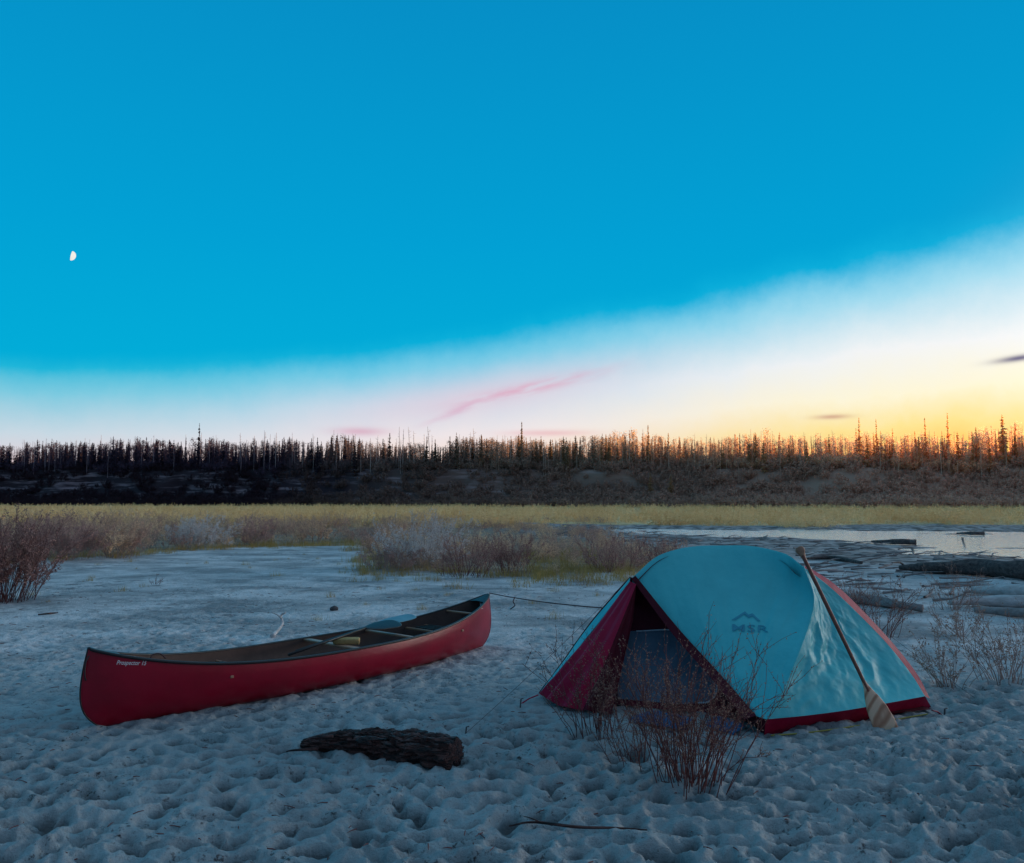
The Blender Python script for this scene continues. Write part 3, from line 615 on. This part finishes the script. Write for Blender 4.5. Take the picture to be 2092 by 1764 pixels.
# inner tent
gN2=Vector((gN.x-.02,gN.y+.12,.02)); Fi=W(1262,1215,7.28); Gd=W(1560,1215,6.95); BL=GP(1225,1436,.01)
iw=coons([Fi,W(1400,1175,7.25),Gd],[BL,GP(1470,1463,.01),gN2],[Fi,W(1245,1330,7.1),BL],[Gd,W(1560,1360,6.5),gN2],40,40,lambda u,v:.03*fbm(u*4,v*4,2))
inner=child('inner_wall',iw,M['inred']); bvhI=BVHTree.FromPolygons([tuple(v) for v in iw[0]],iw[1].tolist())
def projpts(P,bvh,off_):
    out=[]
    for px,py in P:
        r=ray(px,py).normalized(); h=bvh.ray_cast(camo.location,r)
        if h[0] is None: continue
        nn=h[1] if h[1].dot(r)<0 else -h[1]; out.append(h[0]+nn*off_)
    return out
Dl=[(1262,1290),(1385,1290),(1428,1330),(1458,1378),(1466,1412),(1450,1436),(1390,1440),(1262,1428)]
cx_=sum(p[0] for p in Dl)/8; cy_=sum(p[1] for p in Dl)/8
ring=[]
for i in range(8):
    for t in np.linspace(0,1,6,endpoint=False):
        ring.append((Dl[i][0]+(Dl[(i+1)%8][0]-Dl[i][0])*t,Dl[i][1]+(Dl[(i+1)%8][1]-Dl[i][1])*t))
vs=[];K=8
for q in range(K+1):
    f=max(q/K,.01)
    vs+=[(cx_+(x-cx_)*f,cy_+(y-cy_)*f) for x,y in ring]
n=len(ring); fs=[(q*n+i,q*n+(i+1)%n,(q+1)*n+(i+1)%n,(q+1)*n+i) for q in range(K) for i in range(n)]
project(vs,fs,bvhI,.006,'mesh_window',M['mesh'],tent,ti)
zp=projpts([(1300,1291),(1385,1291),(1428,1330),(1458,1378),(1466,1412),(1450,1435),(1425,1438)],bvhI,.014)
if len(zp)>3: child('zipper',tube(cr(zp,40),.007,5),M['zip'])
child('tent_floor',(np.array([tuple(gN2),tuple(Rg),tuple(Bc),tuple(Lc)])+[0,0,.01],[[0,1,2,3]]),M['inred'],False)
V,F=textmesh('MSR',1,0,.012,1.1)
project(fit(V,1496,1570,1290,.04,.52),F,bvhF,.005,'logo_lettering',M['logo'],tent,ti)
mk=[(1494,1268),(1522,1250),(1529,1257),(1537,1254),(1554,1270),(1548,1270),(1537,1260),(1530,1264),(1521,1256),(1502,1268)]
project(mk,[tuple(range(10))],bvhF,.005,'logo_mountain',M['logo'],tent,ti)
for k,(p,q) in enumerate([((1905,1452),(1925,1462)),((1100,1420),(1062,1440))]):
    a,b=GP(*p,.05),GP(*q,-.02); child('corner_strap',tube([a,(a+b)/2+Vector((0,0,.01)),b],.012,5,flat=.4),M['flyred'])
for px_,py_,lb in((1062,1441,'small metal stake holding the red flap of the tent'),(950,1500,'tent stake in the sand right of the burnt log'),(1928,1462,'tent stake at the right corner of the tent')):
    g=GP(px_,py_,0); o=MB().add(*tube([(0,0,-.06),(.01,0,.05),(.03,0,.055)],[.006,.006,.005],6,cap=True)).build('tent_stake',M['stone']); o.location=g; tag(o,lb,'stake')
def cordobj(name,P,r,lb,cat='cord'):
    o=MB().add(*tube(P,r,5)).build(name,M['cord'],off=tuple(P[0])); o.location=tuple(P[0]); tag(o,lb,cat)
def sagp(a,b,s,n=20): return [a.lerp(b,t)-Vector((0,0,s*4*t*(1-t))) for t in np.linspace(0,1,n)]
cordobj('guy_line',sagp(Vector(sil[0]),GP(950,1500,.03),.02),.0014,'thin cord running from the tent peak down to the sand by the burnt log')
cordobj('painter_rope',sagp(W(1000,1212,9.6),W(1240,1243,7.12),.02),.0055,'dark rope tied from the far end of the canoe to the tent','rope')
cordobj('guy_line',sagp(W(1748,1245,6.8),GP(1990,1425,0.02),.01),.0014,'thin cord from the right slope of the tent to the sand on the right')
k0=W(1052,1220,9.1); cordobj('rope_tail',cr([k0,k0+Vector((-.02,-.02,-.05)),k0+Vector((.0,-.02,-.09)),k0+Vector((-.05,-.02,-.13))],14),.006,'short loose tail hanging from the canoe rope','rope')
def matobj(P4,lb,h=.04):
    c=sum(P4,Vector())/4; n=14
    top=coons([P4[0],P4[1]],[P4[3],P4[2]],[P4[0],P4[3]],[P4[1],P4[2]],n,n)
    V=np.array(top[0]); u_=np.tile(np.linspace(0,1,n),n); v_=np.repeat(np.linspace(0,1,n),n); e=np.minimum(np.minimum(u_,1-u_),np.minimum(v_,1-v_))
    V[:,2]+=h*(1-np.exp(-e*14))+.012*np.abs(np.sin(u_*18)); V2=np.array(top[0])-[0,0,.03]
    mb=MB().add(V,top[1]).add(V2,top[1]); o=mb.build('sleeping_mat',M['mat'],None,True,off=tuple(c)); o.location=c; tag(o,lb,'mat')
matobj([GP(1285,1472,0.02),GP(1330,1458,0.02),GP(1418,1474,0.02),GP(1385,1490,0.02)],'blue mat lying in the tent doorway, left of the other')
matobj([GP(1440,1482,0.02),GP(1465,1470,0.02),GP(1522,1488,0.02),GP(1498,1502,0.02)],'blue mat near the front corner of the tent, right of the other')
# ------------------------------------------------------------------ leaning paddle
p0=W(1633,1121,6.50); p1=GP(1818,1503,-.03); ax=(p1-p0).normalized(); Lp=(p1-p0).length
pe=empty('paddle',p1,label='wooden canoe paddle leaning upright against the right side of the tent',cat='paddle')
bs=p0+ax*(Lp*.725)
MB().add(*tube([p0+ax*.06,p0+ax*Lp*.4,bs+ax*.08],[.0145,.0155,.013],10)).build('shaft',M['shaft'],pe,True,off=p1)
def bladewood():
    m,nt=newmat('paddle_blade_wood'); L=nt.links.new
    tc=N(nt,'ShaderNodeTexCoord'); mp=N(nt,'ShaderNodeMapping'); mp.inputs['Scale'].default_value=(5,5,1.6); mp.inputs['Location'].default_value=(.25,0,-.35); mp.inputs['Rotation'].default_value=(0,.45,0); L(tc.outputs['Object'],mp.inputs[0])
    w=N(nt,'ShaderNodeTexWave',wave_type='RINGS',_Scale=1.7,_Distortion=2.5,_Detail=3.0); L(mp.outputs[0],w.inputs['Vector'])
    r=N(nt,'ShaderNodeValToRGB'); e=r.color_ramp.elements; e[0].color=(.50,.20,.11,1);e[1].color=(.90,.52,.34,1); e[1].position=.5; L(w.outputs['Fac'],r.inputs[0])
    b=N(nt,'ShaderNodeBsdfPrincipled',_Roughness=.5); L(r.outputs[0],b.inputs['Base Color']); o=N(nt,'ShaderNodeOutputMaterial'); L(b.outputs[0],o.inputs[0]); return m
MB().add(*flatblade(bs,p1,(-.35,-1,.25),[(0,.014),(.12,.022),(.3,.05),(.5,.074),(.75,.084),(.92,.080),(.98,.066),(1,.05)],.011)).build('blade',bladewood(),pe,True,off=p1)
MB().add(*flatblade(p0-ax*.012,p0+ax*.11,(-.35,-1,.25),[(0,.026),(.12,.036),(.3,.036),(.5,.024),(.75,.016),(1,.0145)],.018)).build('grip',M['wood_dark'],pe,True,off=p1)
# ------------------------------------------------------------------ logs and sticks
def log(name,P,r,label,m,sides=22,rough=.25,seed=1,n=40,cat='log',branches=(),fn=None,flat=1.,smooth=True):
    P=cr(P,n); r=np.interp(np.linspace(0,1,n),np.linspace(0,1,len(r)),r)
    c0=P[0].copy()
    f0=lambda s,a:1+rough*(2*fbm(s*7+seed*3,np.cos(a)*1.6+np.sin(a)*.7+seed,3)+.09*np.round(2*np.sin(a*7+seed+4*fbm(s*3,a*0+seed,2))))
    mb=MB().add(*tube(P-c0,r,sides,fn or f0,cap=True,flat=flat))
    for Q,rr in branches: mb.add(*tube(cr([np.array(tuple(q))-c0 for q in Q],10),np.linspace(rr,rr*.3,10),7,cap=True))
    o=mb.build(name,m,None,smooth); o.location=tuple(c0); tag(o,label,cat)
    return o
lp=GP
def burnt(s,a):
    ring_=np.cos(a)*2.2+5
    g=fbm(s*3,a*3.2+fbm(s*4,a*0,3)*2,3,TB2)
    blk=np.floor(vn(s*14+a*.3,a*2.5,TB3)*4)/4
    top=np.clip(np.sin(a),0,1)
    return 1+.9*np.where(np.abs(g)<.05,-.22,0)+.30*fbm(s*5,ring_,4)+.26*(blk-.4)+.30*fbm(s*22,a*6,2,TB3)-.22*top**3*(.6+.8*vn(s*9,a*0,TB2))
log('burnt_log',[lp(618,1520,.02),lp(690,1516,.05),lp(800,1522,.06),lp(880,1532,.07),lp(930,1542,.065)],[.035,.095,.125,.135,.125],'short charred black and red log half sunk in the foreground sand',M['char'],120,.42,3,200,fn=burnt,flat=.9,smooth=False,branches=[([lp(650,1530,.04),lp(600,1533,.03),lp(585,1536,.01)],.014),([lp(680,1505,.12),lp(640,1508,.10),lp(618,1516,.07)],.014)])
log('driftwood_log',[lp(1838,1160,.1),lp(1900,1160,.15),lp(2000,1160,.2),lp(2100,1166,.22),lp(2220,1172,.2)],[.05,.14,.19,.2,.19],'big dark driftwood log at the right edge by the water',M['driftdark'],20,.3,5,branches=[([lp(1850,1160,.1),lp(1840,1150,.2),lp(1822,1150,.3)],.03)])
log('driftwood_log',[lp(1650,1226,.05),lp(1740,1222,.07),lp(1840,1236,.07),lp(1885,1243,.05)],[.06,.08,.08,.05],'grey driftwood log just behind the right shoulder of the tent',M['drift'],18,.3,6)
log('driftwood_log',[lp(1985,1205,.08),lp(2060,1208,.1),lp(2200,1216,.1)],[.06,.12,.12],'pale bleached driftwood log, uppermost of the pale ones at the right edge',M['driftpale'],18,.2,7)
log('driftwood_log',[lp(1940,1232,.06),lp(2010,1228,.08),lp(2200,1234,.08)],[.04,.10,.11],'pale bleached driftwood log, middle of the pale ones at the right edge',M['driftpale'],18,.2,8)
log('driftwood_log',[lp(1990,1246,.05),lp(2080,1252,.06),lp(2200,1256,.07)],[.04,.07,.08],'grey driftwood log, lowest of the logs at the right edge',M['drift'],18,.2,9)
log('driftwood_log',[lp(1640,1142,.05),lp(1700,1140,.06),lp(1760,1150,.05)],[.03,.07,.04],'thin dark log on the mud above the right shoulder of the tent',M['driftdark'],12,.2,10)
log('driftwood_log',[lp(1780,1107,-.05),lp(1830,1107,0),lp(1872,1108,.0)],[.04,.10,.12],'dark stranded log with an upright stub lying in the river',M['driftdark'],14,.25,11,branches=[([lp(1862,1106,.05),lp(1866,1106,.2),lp(1870,1106,.36)],.06)])
log('driftwood_log',[lp(1955,1090,-.05),lp(1985,1090,0),lp(2010,1090,.0)],[.04,.08,.1],'small dark snag in the river near the right edge',M['driftdark'],14,.25,12,branches=[([lp(1966,1090,.05),lp(1968,1090,.2),lp(1972,1090,.36)],.06)])
log('branch',[lp(556,1300,.02),lp(565,1290,.05),lp(576,1275,.10),lp(574,1258,.20),lp(583,1252,.24)],[.03,.025,.025,.02,.012],'white forked driftwood branch standing on the sand behind the canoe',M['driftpale'],8,.1,13,24,cat='branch',branches=[([lp(574,1262,.18),lp(566,1256,.22),lp(555,1252,.25)],.014)])
log('stick',[GP(1040,1688,.03),GP(1090,1680,.04),GP(1180,1690,.03),GP(1260,1692,.035),GP(1322,1696,.03)],[.004,.007,.008,.006,.003],'long thin dark stick lying on the foreground sand',M['char'],7,.1,14,30,cat='stick',branches=[([GP(1110,1683,.035),GP(1085,1672,.06),GP(1070,1668,.07)],.005)])
log('stick',[GP(78,1256,.02),GP(100,1254,.03),GP(118,1252,.02)],[.01,.014,.008],'small dark stick on the pale sand at the left',M['char'],7,.1,15,12,cat='stick')
log('stone',[GP(676,1245,.03),GP(683,1244,.04),GP(690,1245,.03)],[.03,.05,.03],'small dark stone on the sand behind the canoe',M['stone'],10,.15,16,10,cat='stone')
mb=MB(); r_=np.random.RandomState(8); c=0
while c<420:
    Yq=r_.uniform(13,50); Xq=r_.uniform(2,.7*Yq); w=float(waterin(np.array([Xq]),np.array([Yq]))[0])
    if w<-9 or w>4 or (w<-5 and Xq<5): continue
    a=r_.normal()*.5; l=r_.uniform(.2,1.2); z=float(gz(np.array([Xq]),np.array([Yq]),False)[0])
    z=max(z,-.14); d=np.array([math.cos(a),math.sin(a),r_.normal()*.10])*l
    p=np.array([Xq,Yq,z+.02]); mb.add(*tube([p,p+d*.5+r_.normal(size=3)*.03,p+d],[.025*r_.rand()+.008,.02,.006],5)); c+=1
tag(mb.build('drift_debris',M['drift']),'drift sticks strewn over the mud along the river edge','driftwood debris',kind='stuff')
mb=MB()
for c in range(1000):
    Yq=r_.uniform(3.6,16); Xq=r_.uniform(-.68,.68)*Yq; a=r_.rand()*6.28; l=r_.uniform(.015,.08); z=gz1(Xq,Yq)
    d=np.array([math.cos(a),math.sin(a),0])*l; p=np.array([Xq,Yq,z+.004]); mb.add(*tube([p,p+d*.5+[0,0,.003],p+d],[.003,.003,.0015],4))
tag(mb.build('twig_litter',M['twig']),'tiny dark twigs scattered over the sand','twigs',kind='stuff')
# ------------------------------------------------------------------ moon
mr=10/FPX*3000; mp_=W(146,523,3000); th=np.linspace(.001,math.pi-.001,20); ph=np.linspace(0,2*math.pi,40)
TH,PH=np.meshgrid(th,ph,indexing='ij'); x=np.sin(TH)*np.cos(PH); y=np.sin(TH)*np.sin(PH)*.3; z=np.cos(TH); x=np.where(x<0,x*.03,x*.95)
c_,s_=math.cos(.18),math.sin(.18); V=np.stack([x*c_+z*s_,y,-x*s_+z*c_],-1).reshape(-1,3)*mr
m,nt=newmat('moon_surface'); e=N(nt,'ShaderNodeEmission',_Strength=1.0); nz=N(nt,'ShaderNodeTexNoise',_Scale=.08); rr=N(nt,'ShaderNodeValToRGB'); rr.color_ramp.elements[0].color=(.75,.72,.65,1); rr.color_ramp.elements[1].color=(1,.98,.92,1)
tcn=N(nt,'ShaderNodeTexCoord'); nt.links.new(tcn.outputs['Object'],nz.inputs['Vector']); nt.links.new(nz.outputs[0],rr.inputs[0]); nt.links.new(rr.outputs[0],e.inputs[0]); o_=N(nt,'ShaderNodeOutputMaterial'); nt.links.new(e.outputs[0],o_.inputs[0])
mo=link('moon',mesh_np('moon',V,gridF(40,20)),m,None,True); mo.location=mp_; tag(mo,'small white half moon in the blue sky on the left','moon')
# ------------------------------------------------------------------ world
w=bpy.data.worlds.new('World'); sc.world=w; w.use_nodes=True; nt=w.node_tree; nt.nodes.clear(); L=nt.links.new
def mth(op,a,b=None,c=None):
    n=nt.nodes.new('ShaderNodeMath'); n.operation=op
    for i,v in enumerate((a,b,c)):
        if v is None: continue
        if isinstance(v,(int,float)): n.inputs[i].default_value=v
        else: L(v,n.inputs[i])
    return n.outputs[0]
def s2l(c): return tuple(((v/255)/12.92 if v/255<=.04045 else ((v/255+.055)/1.055)**2.4) for v in c)
def ramp(f,stops,interp='EASE'):
    n=nt.nodes.new('ShaderNodeValToRGB'); cr_=n.color_ramp; cr_.interpolation=interp
    while len(cr_.elements)<len(stops): cr_.elements.new(.5)
    for e,(p,c) in zip(cr_.elements,stops): e.position=p; e.color=(*s2l(c),1)
    L(f,n.inputs[0]); return n.outputs[0]
def mixc(f,a,b):
    n=nt.nodes.new('ShaderNodeMix'); n.data_type='RGBA'
    if isinstance(f,(int,float)): n.inputs['Factor'].default_value=f
    else: L(f,n.inputs['Factor'])
    for k,v in(('A',a),('B',b)):
        if isinstance(v,tuple): n.inputs[k].default_value=(*s2l(v),1)
        else: L(v,n.inputs[k])
    return n.outputs['Result']
def smap(v,a,b):
    n=nt.nodes.new('ShaderNodeMapRange'); n.interpolation_type='SMOOTHSTEP'; n.inputs[1].default_value=a; n.inputs[2].default_value=b; L(v,n.inputs[0]); return n.outputs[0]
tc=nt.nodes.new('ShaderNodeTexCoord'); sx=nt.nodes.new('ShaderNodeSeparateXYZ'); L(tc.outputs['Generated'],sx.inputs[0]); x,y,z=sx.outputs
hn=mth('MAXIMUM',mth('SQRT',mth('ADD',mth('MULTIPLY',x,x),mth('MULTIPLY',y,y))),.0001)
el=mth('MULTIPLY',mth('ARCTAN2',z,hn),57.2958); az=mth('MULTIPLY',mth('ARCTAN2',x,y),57.2958)
c=mth('DIVIDE',mth('ADD',mth('MULTIPLY',x,math.sin(R(50))),mth('MULTIPLY',y,math.cos(R(50)))),hn)
c0=mth('MAXIMUM',c,0.); b=mth('MULTIPLY_ADD',mth('MULTIPLY',c0,c0),9.2,7.9)
nz=nt.nodes.new('ShaderNodeTexNoise'); nz.inputs['Scale'].default_value=11; nz.inputs['Detail'].default_value=6; nz.inputs['Roughness'].default_value=.65; L(tc.outputs['Generated'],nz.inputs['Vector'])
s=mth('ADD',mth('DIVIDE',el,b),mth('MULTIPLY_ADD',nz.outputs[0],.16,-.08)); s12=mth('DIVIDE',s,1.25)
P=lambda v:v/1.25
lo_l=ramp(s12,[(0,(243,200,204)),(P(.28),(230,210,214)),(P(.5),(200,216,227)),(P(.8),(125,202,224)),(P(1.0),(40,186,218)),(1,(4,176,214))],'LINEAR')
lo_m=ramp(s12,[(0,(252,206,160)),(P(.22),(250,222,204)),(P(.42),(238,230,232)),(P(.65),(200,220,235)),(P(.88),(120,202,230)),(P(1.04),(20,182,222)),(1,(2,172,216))],'LINEAR')
lo_r=ramp(s12,[(0,(255,165,50)),(P(.2),(255,206,96)),(P(.30),(255,230,145)),(P(.44),(255,247,215)),(P(.62),(245,246,246)),(P(.85),(165,220,240)),(P(1.03),(20,184,226)),(1,(2,174,220))],'LINEAR')
low=mixc(smap(c,.15,.60),lo_l,lo_m); low=mixc(smap(c,.62,.95),low,lo_r)
blue=ramp(mth('DIVIDE',el,90.),[(0,(0,180,216)),(.10,(2,172,216)),(.2,(2,160,212)),(.37,(6,142,198)),(.55,(90,160,196)),(1,(158,190,212))],'LINEAR')
bk=smap(y,.25,-.4); rt=smap(c,-.6,.5)
backb=mixc(rt,(84,116,146),(160,162,184)); backl=mixc(rt,(96,118,144),(222,184,192))
blue=mixc(mth('MULTIPLY',bk,.8),blue,backb)
low=mixc(bk,low,backl)
sky=mixc(smap(s,.9,1.15),low,blue)
cn=nt.nodes.new('ShaderNodeTexNoise'); cn.inputs['Scale'].default_value=1; cn.inputs['Detail'].default_value=5
cmb=nt.nodes.new('ShaderNodeCombineXYZ'); L(mth('MULTIPLY',az,.35),cmb.inputs[0]); L(mth('MULTIPLY',mth('SUBTRACT',el,mth('MULTIPLY',az,.25)),1.6),cmb.inputs[1]); L(cmb.outputs[0],cn.inputs['Vector'])
cnv=smap(cn.outputs[0],.28,.66)
def gauss(a0,e0,wa,we,sl=0.):
    p=mth('SUBTRACT',az,a0); q=mth('SUBTRACT',mth('SUBTRACT',el,e0),mth('MULTIPLY',p,sl))
    g=mth('ADD',mth('POWER',mth('ABSOLUTE',mth('DIVIDE',p,wa)),2.),mth('POWER',mth('ABSOLUTE',mth('DIVIDE',q,we)),2.))
    return mth('EXPONENT',mth('MULTIPLY',g,-1.))
def cloud(sky,px,py,wa,we,sl,col,amt,noisy=True):
    f=mth('MULTIPLY',gauss(*azel(px,py),wa,we,sl),amt)
    if noisy: f=mth('MULTIPLY',f,cnv)
    return mixc(f,sky,col)
sky=cloud(sky,980,810,10,1.4,.16,(232,200,214),.5,False)
sky=cloud(sky,1085,793,4.6,.42,.22,(222,165,190),.8)
sky=cloud(sky,935,840,2.0,.30,.42,(216,162,192),.6)
sky=cloud(sky,735,882,1.8,.30,.0,(215,165,188),.7,False)
sky=cloud(sky,1120,885,3,.22,.0,(230,165,175),.5,False)
sky=cloud(sky,1700,852,1.1,.16,.0,(200,145,125),.7,False)
sky=cloud(sky,2082,732,1.3,.20,.08,(110,105,135),1.0,False)
sky=mixc(smap(z,0.,-.03),sky,(45,52,62))
bg=nt.nodes.new('ShaderNodeBackground'); bg.inputs[1].default_value=1.0; L(sky,bg.inputs[0])
glow=mth('MULTIPLY',gauss(66.,8.,14.,7.),mth('MULTIPLY',smap(z,-.005,.02),12.0))
bg2=nt.nodes.new('ShaderNodeBackground'); bg2.inputs[0].default_value=(1.,.92,.88,1); L(glow,bg2.inputs[1])
ad=nt.nodes.new('ShaderNodeAddShader'); L(bg.outputs[0],ad.inputs[0]); L(bg2.outputs[0],ad.inputs[1])
wo=nt.nodes.new('ShaderNodeOutputWorld'); L(ad.outputs[0],wo.inputs[0])
sl_=bpy.data.lights.new('sun','SUN'); sl_.energy=14.0; sl_.angle=R(.6); sl_.color=(1,.60,.25); so=bpy.data.objects.new('sun',sl_); COL.objects.link(so)
azs,els=R(42),R(3.2); d=Vector((math.sin(azs)*math.cos(els),math.cos(azs)*math.cos(els),math.sin(els))); so.rotation_euler=d.to_track_quat('Z','Y').to_euler(); so.location=(30,40,20)
sc.view_settings.view_transform='Standard'; sc.view_settings.look='None'; sc.view_settings.exposure=0
